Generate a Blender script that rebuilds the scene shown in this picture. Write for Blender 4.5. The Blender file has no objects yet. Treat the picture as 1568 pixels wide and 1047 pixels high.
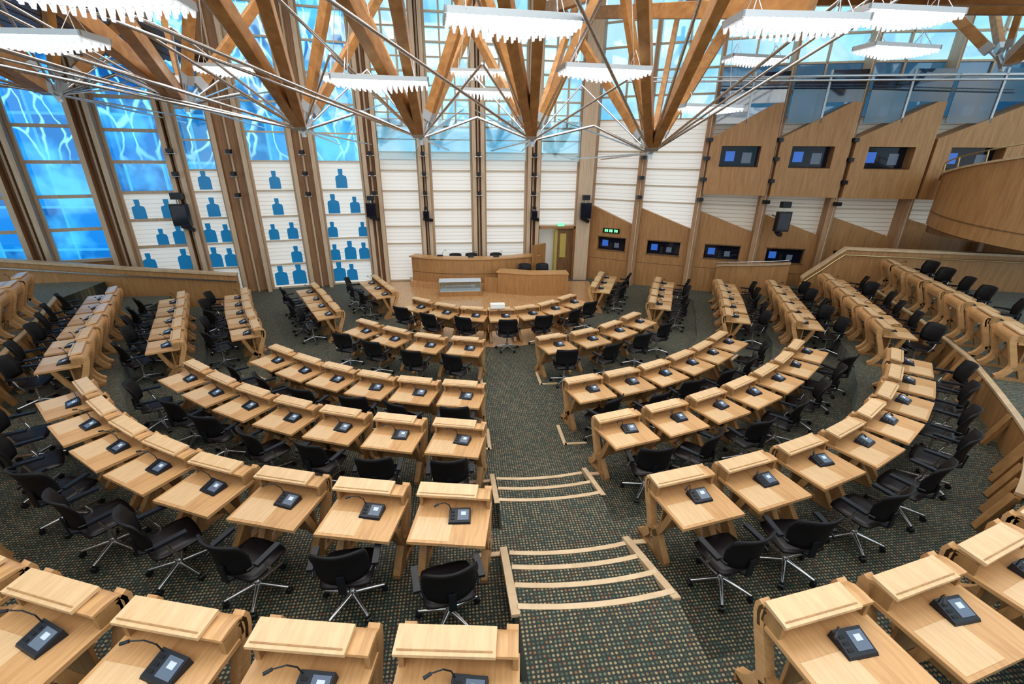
import bpy, math, random
from mathutils import Vector, Matrix
random.seed(7)
S=bpy.context.scene
COL=bpy.context.collection
# ------------------------------------------------------------------ materials
def newmat(name):
    m=bpy.data.materials.new(name); m.use_nodes=True
    nt=m.node_tree; b=nt.nodes['Principled BSDF']; return m,nt,b
def N(nt,t,**k):
    n=nt.nodes.new(t)
    for a,v in k.items(): setattr(n,a,v)
    return n
def plain(name,c,rough=.5,metal=0,emit=None,es=0):
    m,nt,b=newmat(name); b.inputs['Base Color'].default_value=(*c,1); b.inputs['Roughness'].default_value=rough; b.inputs['Metallic'].default_value=metal
    if emit: b.inputs['Emission Color'].default_value=(*emit,1); b.inputs['Emission Strength'].default_value=es
    tc=N(nt,'ShaderNodeTexCoord'); no=N(nt,'ShaderNodeTexNoise'); no.inputs['Scale'].default_value=18
    nt.links.new(tc.outputs['Object'],no.inputs['Vector'])
    mr=N(nt,'ShaderNodeMapRange'); mr.inputs['To Min'].default_value=max(0,rough-.06); mr.inputs['To Max'].default_value=min(1,rough+.06)
    nt.links.new(no.outputs['Fac'],mr.inputs['Value']); nt.links.new(mr.outputs['Result'],b.inputs['Roughness'])
    return m
def wood(name,c1,c2,stretch=(1,12,12),scale=2.5,rough=.38,rnd=.0):
    m,nt,b=newmat(name)
    tc=N(nt,'ShaderNodeTexCoord'); mp=N(nt,'ShaderNodeMapping'); mp.inputs['Scale'].default_value=stretch
    no=N(nt,'ShaderNodeTexNoise'); no.inputs['Scale'].default_value=scale; no.inputs['Detail'].default_value=6; no.inputs['Distortion'].default_value=.6
    cr=N(nt,'ShaderNodeValToRGB'); cr.color_ramp.elements[0].position=.3; cr.color_ramp.elements[0].color=(*c1,1); cr.color_ramp.elements[1].position=.7; cr.color_ramp.elements[1].color=(*c2,1)
    L=nt.links.new
    L(tc.outputs['Object'],mp.inputs['Vector']); L(mp.outputs['Vector'],no.inputs['Vector']); L(no.outputs['Fac'],cr.inputs['Fac'])
    if rnd:
        oi=N(nt,'ShaderNodeObjectInfo'); mr=N(nt,'ShaderNodeMapRange'); mr.inputs['To Min'].default_value=1-rnd; mr.inputs['To Max'].default_value=1+rnd
        hs=N(nt,'ShaderNodeHueSaturation'); L(oi.outputs['Random'],mr.inputs['Value']); L(mr.outputs['Result'],hs.inputs['Value']); L(cr.outputs['Color'],hs.inputs['Color']); L(hs.outputs['Color'],b.inputs['Base Color'])
    else: L(cr.outputs['Color'],b.inputs['Base Color'])
    b.inputs['Roughness'].default_value=rough
    return m
M={}
M['desk']=wood('oak_desk',(.50,.275,.125),(.63,.375,.18),(14,1.2,14),2.2,.34,.08)
M['desklt']=wood('sycamore_inlay',(.62,.41,.23),(.73,.50,.295),(14,1.2,14),2.2,.3,.06)
M['deskside']=wood('oak_desk_frame',(.32,.175,.075),(.45,.26,.115),(8,8,1.2),2.2,.4,.06)
M['wall']=wood('oak_panel',(.37,.195,.080),(.50,.275,.120),(6,6,.6),2.5,.42)
M['wallv']=wood('oak_wall_dark',(.16,.085,.04),(.26,.145,.068),(6,6,.6),2.5,.45)
M['col']=wood('pine_fin',(.35,.20,.11),(.51,.315,.18),(9,9,.5),2.5,.5)
M['colw']=wood('pine_edge',(.54,.40,.28),(.68,.53,.39),(9,9,.5),2.5,.5)
M['rail']=wood('pale_rail',(.60,.50,.38),(.70,.60,.48),(.5,9,9),2.5,.5)
M['beam']=wood('oak_beam',(.34,.16,.055),(.53,.28,.105),(3,1.5,3),2.0,.4)
M['floorw']=wood('oak_floor',(.48,.27,.13),(.64,.39,.20),(14,1,1),2.0,.22)
M['trim']=wood('ash_trim',(.54,.38,.235),(.66,.49,.32),(3,3,3),2.0,.4)
M['black']=plain('black_fabric',(.008,.007,.009),.6)
M['mesh']=plain('black_leather',(.014,.010,.012),.4)
M['plastic']=plain('dark_plastic',(.016,.018,.024),.35)
M['screen']=plain('grey_screen',(.09,.11,.15),.2,0,(.35,.45,.6),.12)
M['steel']=plain('brushed_steel',(.70,.70,.72),.28,1)
M['alu']=plain('white_steel',(.52,.54,.56),.4,.5)
M['dark']=plain('dark_glass',(.012,.015,.03),.08)
M['tv']=plain('monitor_black',(.01,.01,.012),.3)
M['lamp']=plain('lamp_glow',(1,1,1),.4,0,(1,.98,.94),6.0)
M['lampf']=plain('lamp_acrylic',(.55,.58,.62),.2,.0,(.92,.96,1),.38)
M['sil']=plain('blue_silhouette',(.02,.12,.24),.2,0,(.01,.17,.36),.50)  # emission stands in for daylight behind the blue cutouts
M['green']=plain('clock_led',(.02,.3,.05),.4,0,(.1,1,.2),4)
M['exit']=plain('exit_sign',(.1,.5,.2),.4,0,(.2,.9,.4),1)
M['paper']=plain('paper',(.85,.85,.82),.6)
M['lcd']=plain('small_display',(.42,.47,.52),.3,0,(.7,.8,.9),.2)
M['brass']=plain('brass_rail',(.7,.55,.3),.3,.9)
M['bluescr']=plain('blue_screen',(.02,.08,.3),.2,0,(.1,.3,1),.3)
M['white']=plain('soft_white',(.8,.78,.74),.6)
M['yellow']=plain('yellow_corridor',(.55,.42,.12),.5)
def carpet():
    m,nt,b=newmat('chamber_carpet'); L=nt.links.new
    tc=N(nt,'ShaderNodeTexCoord'); v=N(nt,'ShaderNodeTexVoronoi'); v.inputs['Scale'].default_value=27; v.inputs['Randomness'].default_value=.10; v.voronoi_dimensions='2D'
    L(tc.outputs['Object'],v.inputs['Vector'])
    lt=N(nt,'ShaderNodeMapRange'); lt.inputs['From Min'].default_value=.26; lt.inputs['From Max'].default_value=.36; lt.inputs['To Min'].default_value=1; lt.inputs['To Max'].default_value=0
    L(v.outputs['Distance'],lt.inputs['Value'])
    sp=N(nt,'ShaderNodeSeparateColor'); L(v.outputs['Color'],sp.inputs['Color'])
    cr=N(nt,'ShaderNodeValToRGB'); r=cr.color_ramp; r.interpolation='CONSTANT'
    r.elements[0].color=(.31,.24,.13,1); r.elements[1].position=.46; r.elements[1].color=(.07,.095,.065,1)
    e=r.elements.new(.66); e.color=(.24,.11,.05,1); e=r.elements.new(.80); e.color=(.13,.16,.11,1)
    L(sp.outputs['Red'],cr.inputs['Fac'])
    mx=N(nt,'ShaderNodeMixRGB'); mx.inputs[1].default_value=(.018,.022,.016,1)
    L(lt.outputs['Result'],mx.inputs[0]); L(cr.outputs['Color'],mx.inputs[2]); L(mx.outputs['Color'],b.inputs['Base Color'])
    b.inputs['Roughness'].default_value=.65; b.inputs['Sheen Weight'].default_value=.22; b.inputs['Sheen Tint'].default_value=(.75,.88,.88,1)
    bp=N(nt,'ShaderNodeBump'); bp.inputs['Strength'].default_value=.4; bp.inputs['Distance'].default_value=.01; L(lt.outputs['Result'],bp.inputs['Height']); L(bp.outputs['Normal'],b.inputs['Normal'])
    return m
M['carpet']=carpet()
def louvre(name,c0,c1,es):
    m,nt,b=newmat(name); L=nt.links.new
    tc=N(nt,'ShaderNodeTexCoord'); w=N(nt,'ShaderNodeTexWave'); w.bands_direction='Z'; w.inputs['Scale'].default_value=2.2; w.inputs['Distortion'].default_value=.0
    L(tc.outputs['Object'],w.inputs['Vector'])
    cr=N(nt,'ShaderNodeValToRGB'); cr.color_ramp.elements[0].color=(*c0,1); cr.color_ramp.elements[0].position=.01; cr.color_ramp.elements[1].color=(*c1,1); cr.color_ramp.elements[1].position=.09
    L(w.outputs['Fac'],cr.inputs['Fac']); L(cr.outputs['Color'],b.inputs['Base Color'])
    L(cr.outputs['Color'],b.inputs['Emission Color']); b.inputs['Emission Strength'].default_value=es  # panels glow by emission to look backlit; nothing lights them from behind
    b.inputs['Roughness'].default_value=.35
    return m
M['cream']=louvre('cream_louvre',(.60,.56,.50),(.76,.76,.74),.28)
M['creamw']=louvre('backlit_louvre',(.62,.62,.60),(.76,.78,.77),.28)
M['creamr']=louvre('shaded_louvre',(.42,.34,.26),(.66,.60,.52),.10)  # darker louvre copy, shade put into its colour, weaker glow
def glass(name,tint,gl=.12):
    m,nt,b=newmat(name); nt.nodes.remove(b); L=nt.links.new
    t=N(nt,'ShaderNodeBsdfTransparent'); t.inputs['Color'].default_value=(*tint,1); g=N(nt,'ShaderNodeBsdfGlossy'); g.inputs['Roughness'].default_value=.05
    no=N(nt,'ShaderNodeTexNoise'); no.inputs['Scale'].default_value=.7; mr=N(nt,'ShaderNodeMapRange'); mr.inputs['To Min'].default_value=gl*.6; mr.inputs['To Max'].default_value=gl*1.4
    L(no.outputs['Fac'],mr.inputs['Value'])
    x=N(nt,'ShaderNodeMixShader'); L(mr.outputs['Result'],x.inputs['Fac']); L(t.outputs['BSDF'],x.inputs[1]); L(g.outputs['BSDF'],x.inputs[2])
    L(x.outputs['Shader'],nt.nodes['Material Output'].inputs['Surface']); return m
M['glass']=glass('window_glass',(.74,.93,1.0)); M['glassb']=glass('blue_glass',(.60,.86,1.0),.08); M['glassc']=glass('clear_glass',(.80,.90,.93),.22); M['glassd']=glass('slate_glass',(.22,.36,.46),.18)
def facade():
    m,nt,b=newmat('blue_facade'); L=nt.links.new
    tc=N(nt,'ShaderNodeTexCoord'); mp=N(nt,'ShaderNodeMapping'); mp.inputs['Rotation'].default_value=(math.pi/2,0,0)
    br=N(nt,'ShaderNodeTexBrick'); br.offset=.0; br.inputs['Scale'].default_value=.5; br.inputs['Brick Width'].default_value=.9; br.inputs['Row Height'].default_value=1.1; br.inputs['Mortar Size'].default_value=.035; br.inputs['Color1'].default_value=(.0,.07,.19,1); br.inputs['Color2'].default_value=(.0,.25,.54,1); br.inputs['Mortar'].default_value=(.10,.36,.62,1)
    L(tc.outputs['Object'],mp.inputs['Vector']); L(mp.outputs['Vector'],br.inputs['Vector'])
    no=N(nt,'ShaderNodeTexNoise'); no.inputs['Scale'].default_value=.6; no.inputs['Detail'].default_value=2; L(tc.outputs['Object'],no.inputs['Vector'])
    vm=N(nt,'ShaderNodeVectorMath'); vm.operation='MULTIPLY_ADD'; vm.inputs[1].default_value=(1.4,1.4,1.4); L(no.outputs['Color'],vm.inputs[0]); L(tc.outputs['Object'],vm.inputs[2])
    m3=N(nt,'ShaderNodeMapping'); m3.inputs['Scale'].default_value=(1.3,1,.5); m3.inputs['Rotation'].default_value=(0,.5,0); L(vm.outputs['Vector'],m3.inputs['Vector'])
    vo=N(nt,'ShaderNodeTexVoronoi'); vo.feature='DISTANCE_TO_EDGE'; vo.inputs['Scale'].default_value=.8; L(m3.outputs['Vector'],vo.inputs['Vector'])  # pale branching web paints tree reflections into the facade colour
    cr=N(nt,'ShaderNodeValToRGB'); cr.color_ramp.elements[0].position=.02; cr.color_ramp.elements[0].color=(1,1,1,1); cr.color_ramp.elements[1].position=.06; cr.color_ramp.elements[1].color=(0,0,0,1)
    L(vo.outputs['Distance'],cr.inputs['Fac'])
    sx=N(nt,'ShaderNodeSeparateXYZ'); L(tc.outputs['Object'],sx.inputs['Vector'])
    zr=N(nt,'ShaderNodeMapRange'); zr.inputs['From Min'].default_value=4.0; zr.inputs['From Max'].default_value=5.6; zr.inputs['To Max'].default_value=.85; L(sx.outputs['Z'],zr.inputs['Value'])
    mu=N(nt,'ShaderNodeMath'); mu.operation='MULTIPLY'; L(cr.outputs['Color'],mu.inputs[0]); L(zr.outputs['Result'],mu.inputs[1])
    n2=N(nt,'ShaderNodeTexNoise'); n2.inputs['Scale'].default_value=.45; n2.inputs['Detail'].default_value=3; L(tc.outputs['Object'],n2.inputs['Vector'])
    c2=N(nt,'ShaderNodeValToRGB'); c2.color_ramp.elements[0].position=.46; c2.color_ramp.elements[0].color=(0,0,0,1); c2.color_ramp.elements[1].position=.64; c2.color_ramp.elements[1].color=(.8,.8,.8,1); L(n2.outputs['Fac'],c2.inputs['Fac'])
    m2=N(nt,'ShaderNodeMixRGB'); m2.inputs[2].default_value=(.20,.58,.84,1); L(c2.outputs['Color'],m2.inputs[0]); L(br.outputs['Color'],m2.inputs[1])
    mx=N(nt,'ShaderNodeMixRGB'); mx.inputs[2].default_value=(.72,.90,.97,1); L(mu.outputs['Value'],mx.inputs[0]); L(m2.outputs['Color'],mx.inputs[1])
    L(mx.outputs['Color'],b.inputs['Base Color']); L(mx.outputs['Color'],b.inputs['Emission Color']); b.inputs['Emission Strength'].default_value=.8  # self-glow imitates bright daylight on the building seen through the windows
    return m
M['facade']=facade()
# ------------------------------------------------------------------ mesh builder
class MB:
    def __init__(s): s.v=[]; s.f=[]; s.m=[]; s.mats=[]; s.sm=[]
    def mi(s,k):
        if k not in s.mats: s.mats.append(k)
        return s.mats.index(k)
    def add(s,vs,fs,mat,smooth=False):
        o=len(s.v); s.v+= [tuple(v) for v in vs]; i=s.mi(mat)
        for f in fs: s.f.append(tuple(o+a for a in f)); s.m.append(i); s.sm.append(smooth)
    def hexa(s,p,mat):
        s.add(p,[(0,3,2,1),(4,5,6,7),(0,1,5,4),(1,2,6,5),(2,3,7,6),(3,0,4,7)],mat)
    def box(s,x0,x1,y0,y1,z0,z1,mat,R=None,o=(0,0,0)):
        p=[Vector(q) for q in [(x0,y0,z0),(x1,y0,z0),(x1,y1,z0),(x0,y1,z0),(x0,y0,z1),(x1,y0,z1),(x1,y1,z1),(x0,y1,z1)]]
        if R is not None: p=[R@q for q in p]
        s.hexa([q+Vector(o) for q in p],mat)
    def fbox(s,F,s0,s1,d0,d1,z0,z1,mat):
        s.hexa([F(s0,d1,z0),F(s1,d1,z0),F(s1,d0,z0),F(s0,d0,z0),F(s0,d1,z1),F(s1,d1,z1),F(s1,d0,z1),F(s0,d0,z1)],mat)
    def fpoly(s,F,pts,d0,d1,mat):
        n=len(pts); vs=[F(a,d0,b) for a,b in pts]+[F(a,d1,b) for a,b in pts]
        fs=[tuple(range(n))[::-1],tuple(range(n,2*n))]+[(i,(i+1)%n,n+(i+1)%n,n+i) for i in range(n)]
        s.add(vs,fs,mat)
    def beam(s,a,b,w,h,mat,up=(0,0,1)):
        a=Vector(a); b=Vector(b); d=(b-a).normalized(); u=Vector(up)
        if abs(d.dot(u))>.98: u=Vector((0,1,0))
        r=d.cross(u).normalized()*w/2; t=r.cross(d).normalized()*h/2
        s.hexa([a-r-t,a+r-t,b+r-t,b-r-t,a-r+t,a+r+t,b+r+t,b-r+t],mat)
    def cyl(s,a,b,r,mat,r2=None,n=8,caps=True):
        a=Vector(a); b=Vector(b); r2=r if r2 is None else r2
        d=(b-a).normalized(); u=Vector((0,0,1)) if abs(d.z)<.9 else Vector((1,0,0))
        x=d.cross(u).normalized(); y=d.cross(x)
        vs=[]
        for c,rr in((a,r),(b,r2)):
            for i in range(n):
                t=2*math.pi*i/n; vs.append(c+(x*math.cos(t)+y*math.sin(t))*rr)
        fs=[(i,(i+1)%n,n+(i+1)%n,n+i) for i in range(n)]
        s.add(vs,fs,mat,True)
        if caps: s.add(vs,[tuple(range(n))[::-1],tuple(range(n,2*n))],mat)
    def tube(s,pts,r,mat,n=6):
        for a,b in zip(pts,pts[1:]): s.cyl(a,b,r,mat,n=n)
    def band(s,prof,x0,x1,th,mat,smooth=True):
        n=len(prof); nr=[]
        for i in range(n):
            a=Vector(prof[max(i-1,0)]); b=Vector(prof[min(i+1,n-1)]); t=(b-a).normalized(); nr.append(Vector((-t.y,t.x)))
        A=[Vector(prof[i])+nr[i]*th/2 for i in range(n)]; B=[Vector(prof[i])-nr[i]*th/2 for i in range(n)]
        vs=[(x,p.x,p.y) for x in (x0,x1) for p in A+B]; m=2*n
        fs=[]
        for i in range(n-1):
            fs+=[(i,i+1,m+i+1,m+i),(n+i,m+n+i,m+n+i+1,n+i+1)]
        s.add(vs,fs,mat,smooth)
        ed=[(i,n+i,n+i+1,i+1) for i in range(n-1)]+[(m+i,m+i+1,m+n+i+1,m+n+i) for i in range(n-1)]+[(0,m,m+n,n),(n-1,2*n-1,m+2*n-1,m+n-1)]
        s.add(vs,ed,mat)
    def strip(s,pts,w,z0,z1,mat):
        n=len(pts); P=[Vector(p) for p in pts]; vs=[]
        for i in range(n):
            t=(P[min(i+1,n-1)]-P[max(i-1,0)]).normalized(); nn=Vector((-t.y,t.x))*w/2
            a=z0[i] if isinstance(z0,(list,tuple)) else z0; b=z1[i] if isinstance(z1,(list,tuple)) else z1
            for q,z in((P[i]-nn,a),(P[i]+nn,a),(P[i]+nn,b),(P[i]-nn,b)): vs.append((q.x,q.y,z))
        fs=[]
        for i in range(n-1):
            for k in range(4): fs.append((4*i+k,4*i+(k+1)%4,4*i+4+(k+1)%4,4*i+4+k))
        fs+=[(3,2,1,0),(4*n-4,4*n-3,4*n-2,4*n-1)]
        s.add(vs,fs,mat)
    def prism(s,pts,z0,z1,mat,top=None):
        n=len(pts); vs=[(x,y,z0) for x,y in pts]+[(x,y,z1) for x,y in pts]
        s.add(vs,[tuple(range(n))[::-1]]+[(i,(i+1)%n,n+(i+1)%n,n+i) for i in range(n)],mat)
        s.add(vs,[tuple(range(n,2*n))],top or mat)
    def mesh(s,name,bevel=0):
        me=bpy.data.meshes.new(name); me.from_pydata(s.v,[],s.f)
        for k in s.mats: me.materials.append(M[k])
        for p,i,q in zip(me.polygons,s.m,s.sm): p.material_index=i; p.use_smooth=q
        me.update()
        import bmesh
        bm=bmesh.new(); bm.from_mesh(me); bmesh.ops.recalc_face_normals(bm,faces=bm.faces); bm.to_mesh(me); bm.free()
        return me
    def obj(s,name,loc=(0,0,0),rz=0,bevel=0):
        ob=bpy.data.objects.new(name,s.mesh(name)); COL.objects.link(ob); ob.location=loc; ob.rotation_euler=(0,0,rz)
        if bevel:
            b=ob.modifiers.new('bevel','BEVEL'); b.width=bevel; b.segments=2; b.limit_method='ANGLE'
        return ob
def inst(me,name,loc,rz=0):
    ob=bpy.data.objects.new(name,me); COL.objects.link(ob); ob.location=loc; ob.rotation_euler=(0,0,rz); return ob
def cr_interp(P,k=6):
    P=[Vector(p) for p in P]; out=[]
    for i in range(len(P)-1):
        p0=P[max(i-1,0)];p1=P[i];p2=P[i+1];p3=P[min(i+2,len(P)-1)]
        for j in range(k):
            t=j/k; out.append(.5*((2*p1)+(p2-p0)*t+(2*p0-5*p1+4*p2-p3)*t*t+(3*p1-p0-3*p2+p3)*t**3))
    out.append(P[-1]); return out
# ------------------------------------------------------------------ camera
cam=bpy.data.cameras.new('camera'); cam.sensor_width=36; cam.lens=692.6/1568*36; cam.clip_start=.05
co=bpy.data.objects.new('camera',cam); COL.objects.link(co)
co.matrix_world=Matrix.Translation((-1.171,0,4.92))@Matrix.Rotation(-.12,4,'Z')@Matrix.Rotation(math.pi/2-.3907,4,'X')@Matrix.Rotation(.0108,4,'Z')
S.camera=co
# ------------------------------------------------------------------ desk mesh
LV={0:0,1:0,2:.08,3:.27,4:.67,5:1.17}
def desk_mesh():
    b=MB()
    W=.39
    b.box(-W,W,-.31,.30,.70,.735,'desk')
    b.box(-W+.03,.02,-.28,.03,.735,.738,'desklt')
    prof=[(.18,.868),(.25,.874),(.32,.870),(.36,.850),(.38,.81),(.378,.755),(.355,.67),(.32,.57),(.28,.47),(.25,.38)]
    b.band(prof[:7],-W+.01,W-.01,.028,'desk')
    low=[(.25,.38),(.228,.31),(.232,.24),(.27,.16),(.33,.08),(.40,.03)]
    for x in(-W+.01,W-.09):
        b.band(prof[3:]+low[1:],x,x+.08,.095,'desk')
        b.band([(-.08,.70),(-.03,.56),(.04,.40),(.12,.27),(.22,.22)],x,x+.08,.075,'deskside')
        b.box(x,x+.08,-.12,.42,0,.05,'deskside')
        b.hexa([Vector(q) for q in [(x,-.12,.05),(x+.08,-.12,.05),(x+.08,.08,.05),(x,.08,.05),(x,.10,.34),(x+.08,.10,.34),(x+.08,.2,.34),(x,.2,.34)]],'deskside')
    b.box(-W+.08,W-.08,.12,.145,.28,.70,'deskside')
    b.box(-W+.02,W-.02,.28,.31,.735,.86,'deskside')
    for x in(-W+.01,W-.045): b.box(x,x+.035,.19,.35,.735,.86,'deskside')
    R=Matrix.Rotation(math.radians(5),3,'X')
    b.box(-W-.01,.24,-.095,.095,0,.028,'desklt',R,(0,.25,.893))
    b.box(-W+.01,.22,-.07,-.06,.028,.032,'deskside',R,(0,.25,.893))
    return b.mesh('delegate_desk')
def console_mesh():
    b=MB()
    b.hexa([Vector(q) for q in [(-.115,-.09,0),(.115,-.09,0),(.115,.09,0),(-.115,.09,0),(-.11,-.08,.022),(.11,-.08,.022),(.11,.08,.065),(-.11,.08,.065)]],'plastic')
    R=Matrix.Rotation(math.atan2(.043,.16),3,'X')
    b.box(-.02,.095,-.06,.06,0,.003,'screen',R,(0,0,.0445))
    b.box(.015,.065,-.005,.035,.003,.005,'lcd',R,(0,0,.0445))
    for i in range(3): b.box(-.09,-.05,-.055+.04*i,-.035+.04*i,0,.003,'black',R,(0,0,.0445))
    pts=[(-.09,.06,.055),(-.11,.05,.13),(-.15,.02,.19),(-.21,-.02,.21)]
    b.tube(pts,.005,'plastic',5); b.cyl(pts[-1],(-.25,-.05,.205),.011,'plastic')
    return b.mesh('microphone_console')
def chair_mesh():
    b=MB()
    for i in range(5):
        a=2*math.pi*i/5+.3; c,s=math.cos(a),math.sin(a)
        b.cyl((0,0,.13),(c*.31,s*.31,.075),.026,'steel',.015)
        p=Vector((c*.31,s*.31,0)); q=Vector((-s,c,0))
        b.cyl(p+Vector((0,0,.03))-q*.025,p+Vector((0,0,.03))+q*.025,.03,'plastic',n=10)
        b.cyl(p+Vector((0,0,.05)),p+Vector((0,0,.085)),.012,'plastic')
    b.cyl((0,0,.08),(0,0,.17),.038,'steel'); b.cyl((0,0,.14),(0,0,.42),.025,'steel',.02)
    b.box(-.12,.12,-.14,.12,.40,.43,'plastic')
    nx,ny=6,7
    def seat(u,v,top):
        x=-.25+.5*u; y=-.22+.46*v
        e=max(abs(u-.5),abs(v-.5))*2
        z=.485-.012*math.cos(math.pi*(u-.5))-.03*max(0,v-.7)/.3 if top else .43
        if e>.99: z=.465 if top else .445
        k=1-.10*(abs(u-.5)*2)**3*(abs(v-.5)*2)**3
        return (x*k,.01+(y-.01)*k,z)
    def shell(fn,nx,ny,mat):
        vs=[fn(i/nx,j/ny,t) for t in(1,0) for j in range(ny+1) for i in range(nx+1)]
        m=(nx+1)*(ny+1); fs=[]
        for j in range(ny):
            for i in range(nx):
                a=j*(nx+1)+i; fs+=[(a,a+1,a+nx+2,a+nx+1),(m+a,m+a+nx+1,m+a+nx+2,m+a+1)]
        bd=[i for i in range(nx+1)]+[j*(nx+1)+nx for j in range(1,ny+1)]+[ny*(nx+1)+i for i in range(nx-1,-1,-1)]+[j*(nx+1) for j in range(ny-1,0,-1)]
        for i in range(len(bd)): a,c=bd[i],bd[(i+1)%len(bd)]; fs.append((a,m+a,m+c,c))
        b.add(vs,fs,mat,True)
    shell(seat,nx,ny,'mesh')
    def back(u,v,t):
        w=.255-.015*(1-v)-.02*max(0,v-.8)/.2-.02*max(0,.2-v)/.2
        x=(u-.5)*2*w; y=-.27+.085*((u-.5)*2)**2-.08*v+ .03*math.sin(v*3.1)
        z=.56+.42*v-.02*((u-.5)*2)**4*(1 if v>.5 else -1)
        return (x,y-(.012 if t else -.012),z)
    shell(back,8,6,'black')
    b.beam((0,-.12,.41),(0,-.29,.48),.07,.02,'plastic'); b.beam((0,-.29,.47),(0,-.30,.68),.07,.02,'plastic')
    for s in(-1,1):
        b.tube([(s*.12,-.02,.42),(s*.27,-.02,.44),(s*.30,-.06,.53),(s*.295,-.10,.655)],.015,'steel')
        b.tube([(s*.295,-.10,.655),(s*.25,-.24,.65)],.014,'plastic')
        b.box(s*.295-.03,s*.295+.03,-.18,.10,.655,.685,'plastic')
    return b.mesh('office_chair')
DM,CM,CH=desk_mesh(),console_mesh(),chair_mesh()
rowsR={
 1:([(1.08,9.72),(2.0,10.0),(2.88,10.5),(3.67,11.12)],[(4.93,12.62),(5.32,13.4),(5.68,14.15),(6.1,14.95)]),
 2:([(1.21,7.31),(2.07,7.53),(2.9,7.83),(3.71,8.26),(4.45,8.73),(5.17,9.3)],[(6.47,11.08),(6.9,11.92),(7.3,12.7),(7.65,13.45),(7.98,14.2)]),
 3:([(1.3,5.65),(2.22,5.88),(3.12,6.18),(3.98,6.56),(4.8,7.03),(5.57,7.57),(6.3,8.18)],[(7.65,9.95),(8.07,10.8),(8.45,11.6),(8.85,12.45),(9.25,13.25)]),
 4:([(1.34,3.69),(2.26,3.86),(3.2,4.13),(4.1,4.45),(4.92,4.9),(5.67,5.40),(6.4,6.0),(7.08,6.67)],[(8.35,8.3),(8.8,9.12),(9.2,9.97),(9.6,10.8),(10.0,11.6),(10.4,12.4)]),
 5:([(1.29,1.70),(2.22,1.83),(3.17,2.06),(4.10,2.36),(4.98,2.73),(5.84,3.18),(6.65,3.72),(7.42,4.32)],[(9.2,6.55),(9.78,7.5),(10.3,8.45),(10.78,9.35),(11.2,10.3),(11.65,11.2),(12.1,12.05)]),
}
B=[(3.65,14.5),(3.98,15.22),(4.3,15.92)]
def place(pts,z,side,k=0):
    n=len(pts)
    for i,p in enumerate(pts):
        a=Vector(pts[max(i-1,0)]); c=Vector(pts[min(i+1,n-1)]); t=(c-a).normalized()
        ang=math.atan2(t.y,t.x)
        x,y=p
        if side<0: ang=-ang; x=-x
        loc=Vector((x,y,z)); R=Matrix.Rotation(ang,3,'Z')
        inst(DM,'delegate_desk',loc,ang)
        inst(CM,'microphone_console',loc+R@Vector((.08,.04,.7355)),ang+random.uniform(-.15,.15))
        j=random.uniform(-.06,.06)
        inst(CH,'office_chair',loc+R@Vector((j,-.46+random.uniform(-.10,.04),0)),ang+random.uniform(-.4,.4))
for k,(a,c) in rowsR.items():
    for sd in(1,-1):
        place(a,LV[k],sd,k); place(c,LV[k],sd,k)
for sd in(1,-1): place(B,0,sd)
ck=[(-2.42,12.95),(-1.66,12.36),(-.84,12.0),(.0,11.88),(.82,12.02),(1.58,12.4),(2.3,12.98)]
place(ck,.012,1)
bx=MB(); bx.box(-.2,.2,-.1,.1,0,.12,'paper'); bx.box(-.17,.17,-.08,.08,.12,.125,'white'); bx.obj('document_box',(-.13,12.13,.95))
# ------------------------------------------------------------------ floor & tiers
f=MB(); f.prism([(-19,-4),(19,-4),(19,20),(-19,20)],-.1,0,'carpet'); f.obj('floor')
def bound(k,off):
    a,c=rowsR[k]; P=[(0,a[0][1]-.12)]+a+c
    last=Vector(c[-1]); d=(last-Vector(c[-2])).normalized(); P.append(tuple(last+d*1.0))
    L=cr_interp(P,4); out=[]
    for i,p in enumerate(L):
        t=(L[min(i+1,len(L)-1)]-L[max(i-1,0)]).normalized()
        if i==0: t=Vector((1,0))
        out.append(p+Vector((-t.y,t.x))*off)
    return out
for k,off in((2,.95),(3,.62),(4,.62),(5,.55)):
    r=bound(k,off)
    r=[p for p in r if p.y<15.2]
    left=[(-p.x,p.y) for p in r[:0:-1]]; right=[(p.x,p.y) for p in r]
    pts=left+right
    e=right[-1]
    poly=pts+[(max(e[0],8.7)+.3,min(15.2,e[1]+1.2)),(16.8,11.0),(16.8,-3.5-k*.01),(-18,-3.5-k*.01),(-18,15.1),(pts[0][0]-.05,15.1)]
    t=MB(); t.prism(poly,-.02,LV[k],'carpet'); t.obj('floor_tier')
    if k==5:
        fa=MB()
        for sd in(1,-1):
            q=[Vector((sd*p.x,p.y+.01)) for p in r if p.x>5.2]
            fa.strip(q,.06,LV[4],LV[5]+.06,'wall'); fa.strip(q,.10,LV[5]+.06,LV[5]+.10,'trim')
            for p in q[::2]:
                o=Vector((-sd*.10,.05)); fa.beam((p.x+o.x*2.2,p.y+o.y*2,LV[4]),(p.x+o.x*.3,p.y+o.y*.3,LV[5]+.05),.10,.07,'deskside')
        fa.obj('trim_2')
st=MB(); st2=MB()
def astep(Y,z,xl,xr,Yb=None):
    st.box(xl,xr,(Yb if Yb else Y-.6),Y,0,z,'carpet')
    n=8
    pts=[Vector((xl+(xr-xl)*i/n,Y-.03+.06*((i/n-.5)*2)**2)) for i in range(n+1)]
    st2.strip(pts,.055,z-.02,z+.008,'trim')
astep(5.5,.40,-.72,.60,4.3); astep(5.12,.535,-.73,.62,4.0); astep(4.74,.668,-.75,.66,3.6)
astep(3.74,.795,-.72,.68,2.2); astep(3.44,.92,-.73,.69,2.1); astep(3.12,1.045,-.74,.70,2.0); astep(2.80,1.168,-.75,.72,1.9)
st.obj('aisle_steps')
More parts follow.
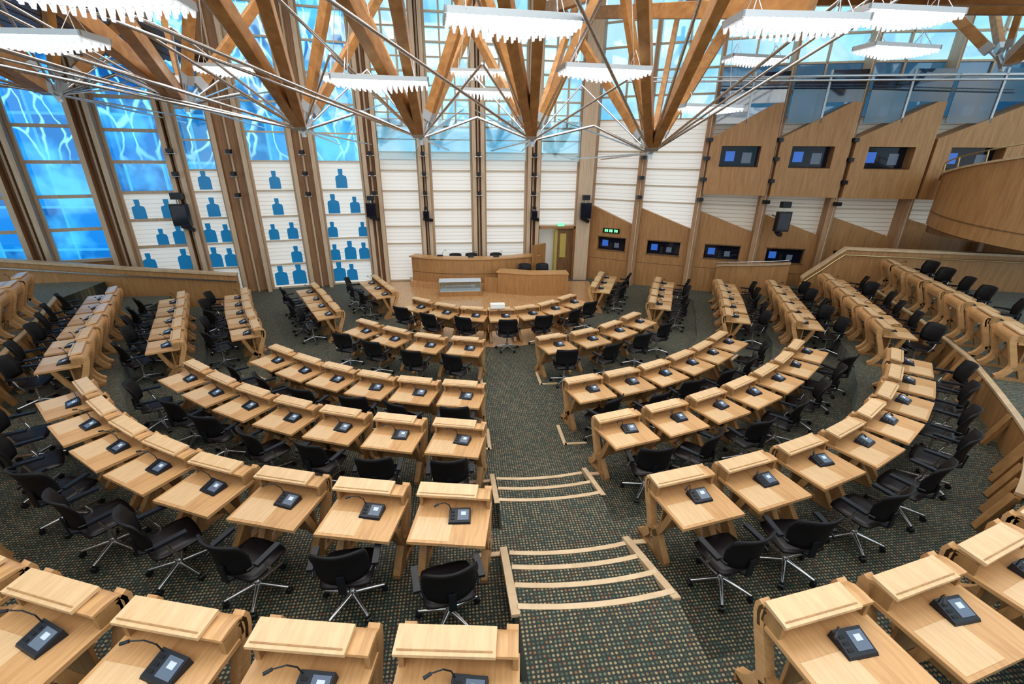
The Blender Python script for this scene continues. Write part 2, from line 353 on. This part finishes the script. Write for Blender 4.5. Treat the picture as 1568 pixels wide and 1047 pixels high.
for s,x in((-1,-.78),(1,.66)):
    st2.strip([Vector((x,5.62)),Vector((x-.0,4.68))],.07,[.29,.69],[.42,.70],'trim')
    st2.strip([Vector((x,3.86)),Vector((x+.05*(s>0),2.74))],.08,[.68,1.15],[.80,1.19],'trim')
    st2.box(min(x,x+s*.35),max(x,x+s*.35),5.60,5.66,.27,.29,'trim')
    st2.box(min(x,x+s*.35),max(x,x+s*.35),3.84,3.90,.66,.69,'trim')
    for Y,z in((7.35,.08),(9.85,0.0)):
        st2.box(x*.95-.03,x*.95+.03,Y-.65,Y,z,z+.02,'trim')
        st2.box(min(x*.95,x*.95+s*.4),max(x*.95,x*.95+s*.4),Y-.65,Y-.6,z,z+.02,'trim')
for sd in(1,-1):
    for (x,y) in((4.15,11.5),(5.6,9.75),(6.75,8.6),(3.3,12.4)):
        st2.beam((sd*x,y,.015+.12*(y<10)),(sd*(x+.42),y+.35,.015+.12*(y<10)),.06,.03,'trim')
st2.obj('trim_1')
sg=MB(); arc=cr_interp([(-4.4,18.95),(-3.9,16.6),(-3.35,14.6),(-2.5,13.0),(-1.3,11.9),(0,11.5),(1.3,11.9),(2.5,13.0),(3.4,14.6),(4.0,16.6),(4.3,18.3)],4)
sg.prism([(p.x,p.y) for p in arc],-.02,.012,'floorw'); sg.obj('floor_timber')
# ------------------------------------------------------------------ walls
def frame(p0,p1):
    p0=Vector(p0); p1=Vector(p1); u=(p1-p0).normalized(); n=Vector((u.y,-u.x))
    L=(p1-p0).length
    def F(s,d,z): q=p0+u*s+n*d; return Vector((q.x,q.y,z))
    return F,L
bays=[
 (-18.6,15.2,-16.6,15.75,'A'),(-16.2,15.85,-14.9,16.3,'A'),(-14.35,16.5,-12.87,17.0,'A'),(-12.27,17.15,-10.7,17.55,'B'),(-10.28,17.65,-9.3,17.85,'C'),(-8.41,18.1,-7.04,18.4,'D'),(-6.26,18.6,-4.67,18.85,'E'),
 (-4.11,19,-2.57,19,'F'),(-2.16,19,-.52,19,'F'),(-.06,19,1.63,19,'F'),(2.12,19,3.75,19,'I')]
wl=MB(); sil=MB(); wn=0
def silh(F,s,z,h):
    w=h*.60
    pts=[(-.5,0),(.5,0),(.5,.48),(.46,.62),(.2,.68),(.16,.72),(.2,.80),(.2,1.0),(-.2,1.0),(-.2,.80),(-.16,.72),(-.2,.68),(-.46,.62),(-.5,.48)]
    sil.fpoly(F,[(s+a*w,z+b*h) for a,b in pts],.005,.02,'sil')
ZT=10.4
for bi,(x0,y0,x1,y1,kd) in enumerate(bays):
    F,L=frame((x0,y0),(x1,y1))
    g0={'A':1.5,'B':3.65,'C':4.35,'D':4.65,'E':4.65,'F':5.0,'I':5.0}[kd]
    zb=2.2 if kd=='I' else 0
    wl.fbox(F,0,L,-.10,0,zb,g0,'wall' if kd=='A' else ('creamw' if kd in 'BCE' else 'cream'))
    rails=[]
    if kd=='A': rails=[1.5+1.03*i for i in range(9)]
    elif kd=='F': rails=[.04,1.56,2.24,2.9,3.6,4.35,5.0,5.9,6.8,7.7,8.6,9.5]
    elif kd=='I': rails=[2.24,2.9,3.6,4.35,5.0,5.9,6.8,7.7,8.6,9.5]
    else:
        rails=[.05,.95,1.85,2.75,3.65]; z=g0 if g0>4 else 4.6
        rails+=[z+.95*i for i in range(7)]
    for z in rails:
        h=.05 if kd in 'AB' else .03
        wl.fbox(F,0,L,-.05,.06,z-h,z+h,'colw' if kd in 'AB' else 'rail')
    if kd in 'FI':
        for z in [5.45,6.35,7.25,8.15,9.05]: wl.fbox(F,0,L,-.05,.03,z-.02,z+.02,'colw')
        for q in (.35,.65): wl.fbox(F,L*q-.03,L*q+.03,-.05,.05,5.9,ZT,'colw')
    gm='glassb' if kd in'AB' else 'glass'
    w=MB(); w.fbox(F,0,L,-.08,-.07,g0,ZT,gm); wn+=1; w.obj('window_%d'%wn)
    for s in(.0,L-.08): wl.fbox(F,s,s+.08,-.05,.07,0 if kd!='I' else 2.2,ZT,'colw')
    if kd in 'BCDE':
        n=2 if L<1.45 else 3
        for r,(z,m,h) in enumerate([(.15,n,.74),(1.0,n,.68),(1.9,n,.62),(2.8,n-1,.66)]+([(3.72,1,.62)] if kd in'CDE' else [])):
            for i in range(m):
                if random.random()<.15: continue
                silh(F,L*(i+.5)/m+random.uniform(-.04,.04),z,min(h*random.uniform(.85,1.1),L/m*1.45))
    if kd in 'FI':
        w=MB(); w.fbox(F,.08,L-.08,.30,.31,4.75,6.1,'glassc'); w.fbox(F,.08,L-.08,.295,.315,4.72,4.76,'alu'); w.fbox(F,.08,L-.08,.295,.315,6.1,6.13,'alu')
        for sx in(.12,L-.15): w.fbox(F,sx,sx+.03,.07,.30,4.9,4.93,'alu')
        w.obj('glass_screen')
wl.obj('wall_back'); sil.obj('blue_silhouette_panels')
cl=MB(); eq=MB()
for i in range(len(bays)-1):
    a=bays[i]; c=bays[i+1]; F,L=frame((a[2],a[3]),(c[0],c[1]))
    cl.fbox(F,0,L,-.12,.02,0,ZT,'col')
    t=min(.14,L*.33)
    cl.fbox(F,0,t,.02,.36,0,ZT,'col'); cl.fbox(F,L-t,L,.02,.36,0,ZT,'col')
    cl.fbox(F,0,t,.36,.38,0,ZT,'colw'); cl.fbox(F,L-t,L,.36,.38,0,ZT,'colw')
    cl.fbox(F,L/2-.03,L/2+.03,.02,.2,0,ZT,'colw')
    for z in (3.55,4.25,4.95):
        if i>=3:
            p=F(L/2,.48,z); q=F(L/2,.21,z); eq.cyl(q,p,.02,'steel'); eq.box(p.x-.07,p.x+.07,p.y-.1,p.y+.06,z-.05,z+.07,'plastic'); eq.cyl(p+Vector((-.13,0,-.08)),p+Vector((.13,0,-.08)),.025,'steel')
F,L=frame((3.75,19),(4.3,18.9)); cl.fbox(F,0,L,-.12,.36,0,ZT,'col'); cl.fbox(F,0,L,.36,.38,0,ZT,'colw')
cl.obj('timber_columns'); eq.obj('camera_brackets')
def monitor(x,y,z,s=1):
    m=MB(); m.box(-.22*s,.22*s,-.12,.05,-.3*s,.3*s,'tv'); m.box(-.19*s,.19*s,-.125,-.12,-.26*s,.26*s,'dark'); m.beam((0,.05,.1),(0,.55,.15),.05,.05,'steel'); m.beam((-.1,0,-.3*s),(.2,.2,-.45*s),.14,.12,'plastic'); m.cyl((0,0,.3*s),(0,0,.55*s),.02,'steel')
    m.box(-.14*s,.14*s,-.1,.08,.42*s,.6*s,'plastic'); m.obj('hanging_monitor',(x,y,z),0,.01)
monitor(-10.45,17.0,2.95,1.2); monitor(-4.4,18.35,2.95,.85); monitor(3.95,18.35,2.9,1.0); monitor(10.0,14.9,2.9,1.1)
monitor(-2.36,18.4,2.75,.5); monitor(1.88,18.4,2.75,.5)
d=MB(); d.box(2.12,2.2,18.9,19.1,0,2.2,'wall'); d.box(3.67,3.75,18.9,19.1,0,2.2,'wall'); d.box(2.12,3.75,18.9,19.1,2.12,2.22,'wall'); d.obj('door_frame')
d=MB(); d.box(2.2,3.02,19.3,19.36,0,2.12,'white'); d.box(2.9,3.02,19.02,19.3,0,2.12,'yellow'); d.box(3.02,3.67,19.0,19.05,0,2.12,'wallv'); d.box(3.12,3.38,18.99,19.0,.9,1.9,'yellow'); d.box(3.05,3.09,18.96,19.0,.9,1.2,'steel'); d.obj('door_1')
d=MB(); d.box(-.14,.14,-.02,.02,0,.12,'exit'); d.box(-.15,.15,0,.03,-.01,.13,'white'); d.obj('exit_sign',(3.1,18.86,2.23))
vr=[(4.3,18.9),(5.95,17.75),(7.85,16.75),(9.8,15.85),(11.85,15.1),(14.2,14.55),(16.8,13.9),(18.6,12.4)]
rw=MB()
for i in range(len(vr)-1):
    F,L=frame(vr[i],vr[i+1])
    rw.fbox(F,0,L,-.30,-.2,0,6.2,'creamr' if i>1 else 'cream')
    for z in(3.3,3.9,4.5,5.1): rw.fbox(F,0,L,-.2,-.17,z-.03,z+.03,'rail')
    ws,we=.22*L,.80*L; w0,w1=1.3,1.85
    zl,zr=3.05,2.35
    rw.fbox(F,.0,ws,-.2,0,0,2.35,'wall'); rw.fbox(F,we,L-.12,-.2,0,0,2.35,'wall'); rw.fbox(F,ws,we,-.2,0,0,w0,'wall'); rw.fbox(F,ws,we,-.2,0,w1,2.35,'wall')
    rw.fpoly(F,[(0,2.35),(L-.12,2.35),(L-.12,zr+.02),(.12,zl),(0,zl)],-.2,0,'wall')
    rw.fbox(F,ws,we,-.2,-.18,w0,w1,'dark'); rw.fbox(F,ws+.15,ws+.4,-.178,-.17,w0+.14,w1-.16,'bluescr'); rw.fbox(F,we-.5,we-.3,-.178,-.17,w0+.1,w1-.25,'screen')
    rw.fbox(F,ws+.5,ws+.62,-.17,-.12,w0+.02,w0+.3,'plastic')
    rw.fbox(F,.03,L-.15,0,.006,.93,.945,'wallv')
    for z in(w0,w1): rw.fbox(F,ws-.03,we+.03,-.02,.02,z-.02,z+.02,'wallv')
    rw.fbox(F,L-.14,L+.0,-.2,.28,0,6.6,'col'); rw.fbox(F,-.02,.10,-.2,.22,0,9.5,'col'); rw.fbox(F,-.03,-.0,-.2,.30,0,9.5,'colw')
    if i>=2:
        ws,we=.2*L,.78*L; w0,w1=4.65,5.3; z0=3.7; dd=.45
        za,zb=5.55,6.35
        rw.fbox(F,.05,ws,-.2,dd,z0,5.5,'wall'); rw.fbox(F,we,L-.05,-.2,dd,z0,5.5,'wall'); rw.fbox(F,ws,we,-.2,dd,z0,w0,'wall'); rw.fbox(F,ws,we,-.2,dd,w1,5.5,'wall')
        rw.fpoly(F,[(.05,5.5),(L-.05,5.5),(L-.05,zb+.25),(L-.3,zb+.25),(.05,za)],-.2,dd,'wall')
        rw.fbox(F,ws,we,0,.05,w0,w1,'dark'); rw.fbox(F,ws,we,-.1,dd,w0-.03,w0,'wallv')
        rw.fbox(F,ws+.2,ws+.5,.051,.06,w0+.16,w1-.16,'bluescr'); rw.fbox(F,we-.5,we-.2,.051,.06,w0+.1,w1-.2,'screen')
        g=MB(); g.fbox(F,.1,L*.5-.03,dd-.05,dd-.03,6.0,7.3,'glassd'); g.fbox(F,L*.5+.03,L-.05,dd-.05,dd-.03,6.6,7.5,'glassd'); g.fbox(F,.1,L-.05,dd-.08,dd,7.3,7.36,'alu'); g.fbox(F,L*.5-.03,L*.5+.03,dd-.08,dd,6.0,7.5,'alu'); g.obj('glass_screen')
    w=MB()
    if i<2: w.fbox(F,0,L,-.28,-.27,6.2,10.4,'glass')
    else:
        w.fbox(F,0,L,-.28,-.27,6.2,7.8,'glassd'); w.fbox(F,0,L,-.28,-.27,7.8,10.4,'glass')
    wn+=1; w.obj('window_%d'%wn)
    for z in(6.2,7.0,7.8,8.6,9.4,10.2): rw.fbox(F,0,L,-.3,-.2,z-.03,z+.03,'colw')
    rw.fbox(F,L*.5-.03,L*.5+.03,-.3,-.2,6.2,10.4,'colw')
rw.obj('wall_right')
ck_=MB(); F,L=frame(vr[0],vr[1]); ck_.fbox(F,.32*L,.66*L,0,.06,2.02,2.2,'tv')
for k,sx in enumerate([.36,.40,.455,.495,.56,.60]): ck_.fbox(F,sx*L,sx*L+.05,.06,.065,2.06,2.16,'green')
ck_.obj('digital_clock')
sp=MB()
for i in range(1,5):
    F,L=frame(vr[i],vr[i+1])
    for z in(3.5,4.2,4.9,5.5):
        p=F(0,.42,z); sp.box(p.x-.08,p.x+.08,p.y-.1,p.y+.1,z-.06,z+.06,'plastic'); sp.cyl(F(0,.3,z),p,.02,'steel')
sp.obj('camera_cluster')
hw=MB()
pl=[Vector(p) for p in [(-8.5,15.7),(-11.5,15.3),(-15.0,15.0),(-18.2,14.7)]]
Z=[1.15,1.5,1.9,2.2]
hw.strip(pl,.10,0,Z,'wall'); hw.strip(pl,.22,Z,[z+.07 for z in Z],'trim')
hw.strip([p+Vector((.0,-.12)) for p in pl],.04,[z-.2 for z in Z],[z-.16 for z in Z],'steel')
hw.obj('half_wall_left')
hw=MB(); pl=cr_interp([(8.6,16.0),(9.3,15.2),(10.4,14.5)],4); n=len(pl)
hw.strip(pl,.1,0,[1.1+.05*i for i in range(n)],'wall'); hw.strip(pl,.2,[1.1+.05*i for i in range(n)],[1.16+.05*i for i in range(n)],'trim')
hw.tube([(p.x-.15,p.y-.1,1.25+.05*i) for i,p in enumerate(pl)],.02,'steel')
pl=cr_interp([(10.2,13.6),(10.7,13.4),(11.4,13.1),(13,12.6),(15,12.0),(17.2,11.2)],4); n=len(pl)
top=[1.2+ (2.25-1.2)*min(1,max(0,i/7))**1.2 for i in range(n)]
hw.strip(pl,.12,0,top,'wall'); hw.strip(pl,.24,top,[t+.07 for t in top],'trim')
hw.tube([(p.x-.1,p.y-.14,t-.15) for p,t in zip(pl,top)],.02,'brass')
hw.obj('half_wall_right')
gb=MB(); pl=cr_interp([(14.6,13.9),(13.9,13.2),(13.6,12.2),(13.7,11.0),(14.2,9.6)],4); n=len(pl)
gb.strip(pl,.12,[3.1-.03*i for i in range(n)],[4.3+.06*i for i in range(n)],'wall'); gb.strip(pl,.25,[4.3+.06*i for i in range(n)],[4.36+.06*i for i in range(n)],'trim')
gb.strip([p-Vector((.07,0)) for p in pl],.03,[3.5-.03*i for i in range(n)],[3.53-.03*i for i in range(n)],'wallv')
gb.prism([(p.x,p.y) for p in pl]+[(18.5,9.6),(18.5,12.5),(16.8,13.6)],2.75,2.95,'wallv')
for i in range(0,n,3): gb.cyl((pl[i].x-.1,pl[i].y,4.3+.06*i),(pl[i].x-.15,pl[i].y,4.65+.06*i),.02,'brass')
gb.tube([(p.x-.15,p.y,4.65+.06*i) for i,p in enumerate(pl)],.02,'brass')
gb.obj('gallery_balcony')
# ------------------------------------------------------------------ podium
pd=MB()
pf=cr_interp([(-3.0,18.15),(-2.2,17.75),(-1.2,17.5),(-.2,17.45),(.9,17.6),(2.0,18.0)],4)
pd.strip(pf,.08,.1,1.18,'wall'); pd.strip([p+Vector((0,.18)) for p in pf],.5,1.18,1.23,'desk')
pd.strip([p-Vector((0,.045)) for p in pf],.012,.62,.64,'wallv')
pd.prism([(-3.2,18.6),(-3.1,18.0),(-1.2,17.2),(.2,17.1),(2.1,17.7),(2.2,18.6)],.0,.25,'floorw')
pd.strip([Vector((1.75,17.75)),Vector((2.35,18.25))],.06,.1,1.65,'wall')
pd.strip([Vector((-.2,17.0)),Vector((.7,16.8)),Vector((1.3,17.1))],.06,.0,.6,'wall')
pd.obj('presiding_officer_desk')
ld=MB(); lf=[Vector(p) for p in [(.3,16.8),(1.5,16.35),(2.9,16.3)]]
ld.strip(lf,.06,0,.82,'wall'); ld.strip([p+Vector((.02,.25)) for p in lf],.6,.82,.86,'desk'); ld.box(2.85,2.9,16.3,16.85,0,.82,'wall'); ld.obj('official_desk')
mc=MB(); mc.box(-.8,.8,-.22,.22,.0,.18,'wall'); mc.box(-.75,.75,-.2,.2,.18,.2,'lcd'); mc.box(-.76,.76,-.21,-.20,.2,.55,'glassc'); mc.box(-.76,.76,.2,.21,.2,.55,'glassc'); mc.box(-.78,.78,-.23,.23,.55,.58,'lcd'); mc.cyl((-.55,0,.35),(.4,0,.35),.03,'steel'); mc.cyl((.4,0,.35),(.55,0,.35),.07,'steel')
for x in(-.77,.77):
    for y in(-.2,.2): mc.cyl((x,y,.18),(x,y,.56),.015,'steel')
mc.obj('mace_display_case',(-1.15,16.7,.012))
for x,y,z in((-1.3,18.22,.25),(-.65,18.25,.25),(.35,18.22,.25)): inst(CH,'office_chair',(x,y,z),math.pi)
for x in(1.4,2.1): inst(CH,'office_chair',(x,17.2,.012),math.pi)
for x,y in((-1.9,18.03),(-.7,17.73),(.3,17.75)): inst(CM,'microphone_console',(x,y,1.231),math.pi)
# ------------------------------------------------------------------ roof structure
nodes=[(-9.9,12.5,6.07),(-7.28,12.5,5.93),(-4.77,12.5,5.43),(-1.99,12.5,5.29),(.8,12.5,5.28),(3.97,12.5,5.01),(13.6,12.5,7.3)]
near={0:[(-8.5,7.5,7.2),(-9.9,7.5,7.6)],1:[(-5.76,8,6.81),(-6.6,8,7.0)],2:[(-4.35,8,6.88),(-3.75,8,7.0)],3:[(-2.6,8,6.94),(-1.93,8,6.97)],4:[(-.35,8,7.03),(.15,8,7.1)],5:[(1.75,8,7.1),(2.95,8,7.16)],6:[(9.5,8,8.0),(11,8,8.4)]}
rb=MB(); rs=MB()
for i,n in enumerate(nodes):
    n=Vector(n)
    for k,q in enumerate(near[i]):
        q=Vector(q); d=q-n; rb.beam(n+d*.11,n+d*2.0,.19,.32,'beam'); rs.cyl(n,n+d*.13,.045,'alu'); rs.beam(n+d*.09,n+d*.125,.2,.33,'alu')
    for dx,dy,dz in((1.25,2.4,2.7),(-1.25,2.4,2.7),(1.3,-.9,3.0),(-1.3,-.9,3.0)):
        e=n+Vector((dx,dy,dz)); d=e-n; rb.beam(n+d*.17,n+d*1.6,.14,.24,'beam')
        rs.cyl(n,n+d*.2,.03,'alu'); rs.beam(n+d*.14,n+d*.20,.16,.26,'alu')
    rs.cyl(n+Vector((0,0,-.15)),n+Vector((0,0,.2)),.06,'alu',.04)
    for sx in(-1,1):
        rs.hexa([n+Vector(q) for q in [(0,-.05,-.12),(sx*.02,-.05,-.12),(sx*.26,.0,.22),(sx*.12,0,.28),(0,.05,-.12),(sx*.02,.05,-.12),(sx*.26,.06,.22),(sx*.12,.06,.28)]],'alu')
    for tx,ty,tz in((-2.3,-7.0,2.4),(.25,-7.5,2.6),(-4.2,-7.5,1.6),(-1.2,6.3,1.2),(1.2,6.3,1.2),(-.6,6.3,-.2),(.6,6.3,-.2)):
        if i==6 and ty>0: continue
        rs.cyl(n,n+Vector((tx,ty,tz)),.024 if ty>0 else .027,'steel',n=6)
    if i<5:
        m=Vector(nodes[i+1]); c=(n+m)/2+Vector((0,0,.5)); rs.tube([n,c,m],.035,'steel')
        c2=(n+m)/2+Vector((0,1.5,1.6)); rs.cyl(n,c2,.022,'steel'); rs.cyl(m,c2,.022,'steel')
        c3=(n+m)/2+Vector((0,-2.5,1.25)); rs.cyl(n,c3,.025,'steel'); rs.cyl(m,c3,.025,'steel')
n6=Vector(nodes[5])
rs.cyl(n6,(8.0,6,9.0),.032,'steel'); rs.cyl(n6,(6.4,7,8.2),.026,'steel'); rs.cyl((4.5,16.5,7.2),(16.5,12.0,7.0),.03,'steel'); rs.cyl((4.5,16.4,7.3),(16.5,11.9,7.1),.02,'steel')
for a,b_ in ((2,(-12.5,9,7.2)),(1,(-12.5,8.5,6.9)),(2,(-9.5,9,6.4)),(0,(-13,10,6.6)),(1,(-9.5,7,6.9)),(2,(-9,6.5,7.0)),(3,(-7,6.5,7.0)),(0,(-12,9,7.6))): rs.cyl(nodes[a],b_,.026,'steel')
rs.tube([nodes[6],(11,9,8.0)],.03,'steel'); rs.cyl(nodes[6],(17,10,8.0),.03,'steel')
for a,b_ in(((6.2,15.5,9.6),(9.0,8,7.6)),((8.0,15,9.2),(11,8,7.6)),((10.5,14.6,9.0),(12.5,8.5,7.6)),((12.5,14.3,9.6),(14.5,9,7.8)),((7,9.5,8.3),(17,11.5,8.6)),((3.5,17.5,9.3),(5.2,9,7.4)),((1.8,17.5,9.3),(3.2,9.5,8.2))):
    rb.beam(a,b_,.20,.34,'beam')
for a,b_ in(((-15,15,8.4),(-9,8,7.2)),((-12.5,16,8.6),(-7,8.5,7.5)),((-17,13,7.9),(-8.5,11,8.2)),((-9,16.8,9.2),(-6.5,10,8.0))):
    rb.beam(a,b_,.20,.34,'beam')
rb.obj('roof_timber_trusses',(0,0,0),0,.012); rs.obj('roof_steel_ties')
ce=MB()
for i in range(29):
    x=-19+.36*i
    yw=15.0+(x+19)*.29
    ce.hexa([Vector(q) for q in [(x,yw,7.55),(x+.32,yw,7.55),(x+.32,5,8.6),(x,5,8.6),(x,yw,7.65),(x+.32,yw,7.65),(x+.32,5,8.7),(x,5,8.7)]],'wallv')
for i in range(16):
    x=3.0+.42*i
    if i%6 in(4,5): continue
    ce.box(x,x+.34,5,18.6-.4*max(0,i-2),10.3,10.4,'wallv')
for i in range(12):
    x=5.6+.36*i; ce.box(x,x+.30,7.5,16.4-.33*i,9.0,9.1,'wallv')
for i in range(14):
    x=-9.5+.9*i; ce.box(x,x+.25,-2,19,10.4,10.6,'wallv')
ce.obj('ceiling')
# ------------------------------------------------------------------ light fixtures
def fixture(x,y,z,w=1.6):
    m=MB(); D=.27
    m.box(-w/2,w/2,-D,-D+.02,.06,.13,'alu'); m.box(-w/2,w/2,D-.02,D,.06,.13,'alu')
    for sx in(-w/2,w/2-.03): m.box(sx,sx+.03,-D,D,.05,.13,'alu')
    for yy in(-.16,0,.16): m.box(-w/2+.04,w/2-.04,yy-.05,yy+.05,.065,.105,'lamp')
    m.box(-w/2+.03,w/2-.03,-D+.03,D-.03,.112,.125,'alu')
    n=18
    for i in range(n+1):
        xx=-w/2+.03+(w-.06)*i/n; m.box(xx-.006,xx+.006,-D+.03,D-.03,.03,.06,'lampf')
    for i in range(n):
        xx=-w/2+w*(i+.5)/n
        hh=.06+.09*(1-abs(xx)/(w/2))
        for yy in(-.24,-.08,.08,.24):
            m.hexa([Vector(q) for q in [(xx-.012,yy-.016,.05-hh),(xx+.012,yy-.016,.05-hh),(xx+.012,yy+.016,.05-hh),(xx-.012,yy+.016,.05-hh),(xx-.024,yy-.026,.05),(xx+.024,yy-.026,.05),(xx+.024,yy+.026,.05),(xx-.024,yy+.026,.05)]],'lampf')
    for sx in(-1,1):
        m.cyl((sx*w*.35,0,.12),(sx*w*.2,0,1.6),.008,'steel',n=5)
        m.cyl((sx*w*.35,-D,.1),(sx*w*.35,0,.4),.006,'steel',n=5); m.cyl((sx*w*.35,D,.1),(sx*w*.35,0,.4),.006,'steel',n=5)
    m.obj('pendant_light_panel',(x,y,z),random.uniform(-.08,.08))
for q in [(-4.69,6,6.29),(-.45,6.3,6.3),(3.1,6.3,6.42),(-6.8,8,6.27),(-2.37,9,5.99),(1.51,9,6.26),(5.65,7.5,6.88),(-6.15,12.5,6.61),(-.42,14,6.9),(-.32,13,6.33),(5.16,12,6.0),(6.74,13,7.26),(8.0,10,6.97),(-3.3,12.2,6.45)]: fixture(*q)
# ------------------------------------------------------------------ exterior
ex=MB(); ex.box(-40,-6.5,27,28,-6,13,'facade'); ex.obj('neighbouring_building')
g=MB(); g.box(-60,60,20.5,80,-6,-5.8,'white'); g.obj('ground_outside')
# ------------------------------------------------------------------ world & light
w=bpy.data.worlds.new('world'); S.world=w; w.use_nodes=True; nt=w.node_tree; bg=nt.nodes['Background']
tc=N(nt,'ShaderNodeTexCoord'); no=N(nt,'ShaderNodeTexNoise'); no.inputs['Scale'].default_value=9; no.inputs['Detail'].default_value=6
nt.links.new(tc.outputs['Generated'],no.inputs['Vector'])
cr=N(nt,'ShaderNodeValToRGB'); cr.color_ramp.elements[0].position=.36; cr.color_ramp.elements[0].color=(.34,.70,.92,1); cr.color_ramp.elements[1].position=.54; cr.color_ramp.elements[1].color=(.92,.98,1,1)
nt.links.new(no.outputs['Fac'],cr.inputs['Fac']); nt.links.new(cr.outputs['Color'],bg.inputs['Color']); bg.inputs['Strength'].default_value=1.0
def area(name,loc,sx,sy,e,c,rot=(0,0,0)):
    l=bpy.data.lights.new(name,'AREA'); l.shape='RECTANGLE'; l.size=sx; l.size_y=sy; l.energy=e; l.color=c
    o=bpy.data.objects.new(name,l); COL.objects.link(o); o.location=loc; o.rotation_euler=rot
area('overhead_fill',(0,9,10.2),16,11,1050,(1,.94,.86))  # added warm fill lamp above the frame, offsets the bluish sky light
area('near_desk_fill',(0,-1,8),14,4,230,(1,.92,.82),(math.radians(30),0,0))  # added fill lamp behind the camera, sets brightness of the near desks
S.view_settings.view_transform='Standard'
try: S.view_settings.look='Medium High Contrast'
except Exception as e: S.view_settings.look='None'
S.view_settings.exposure=.15
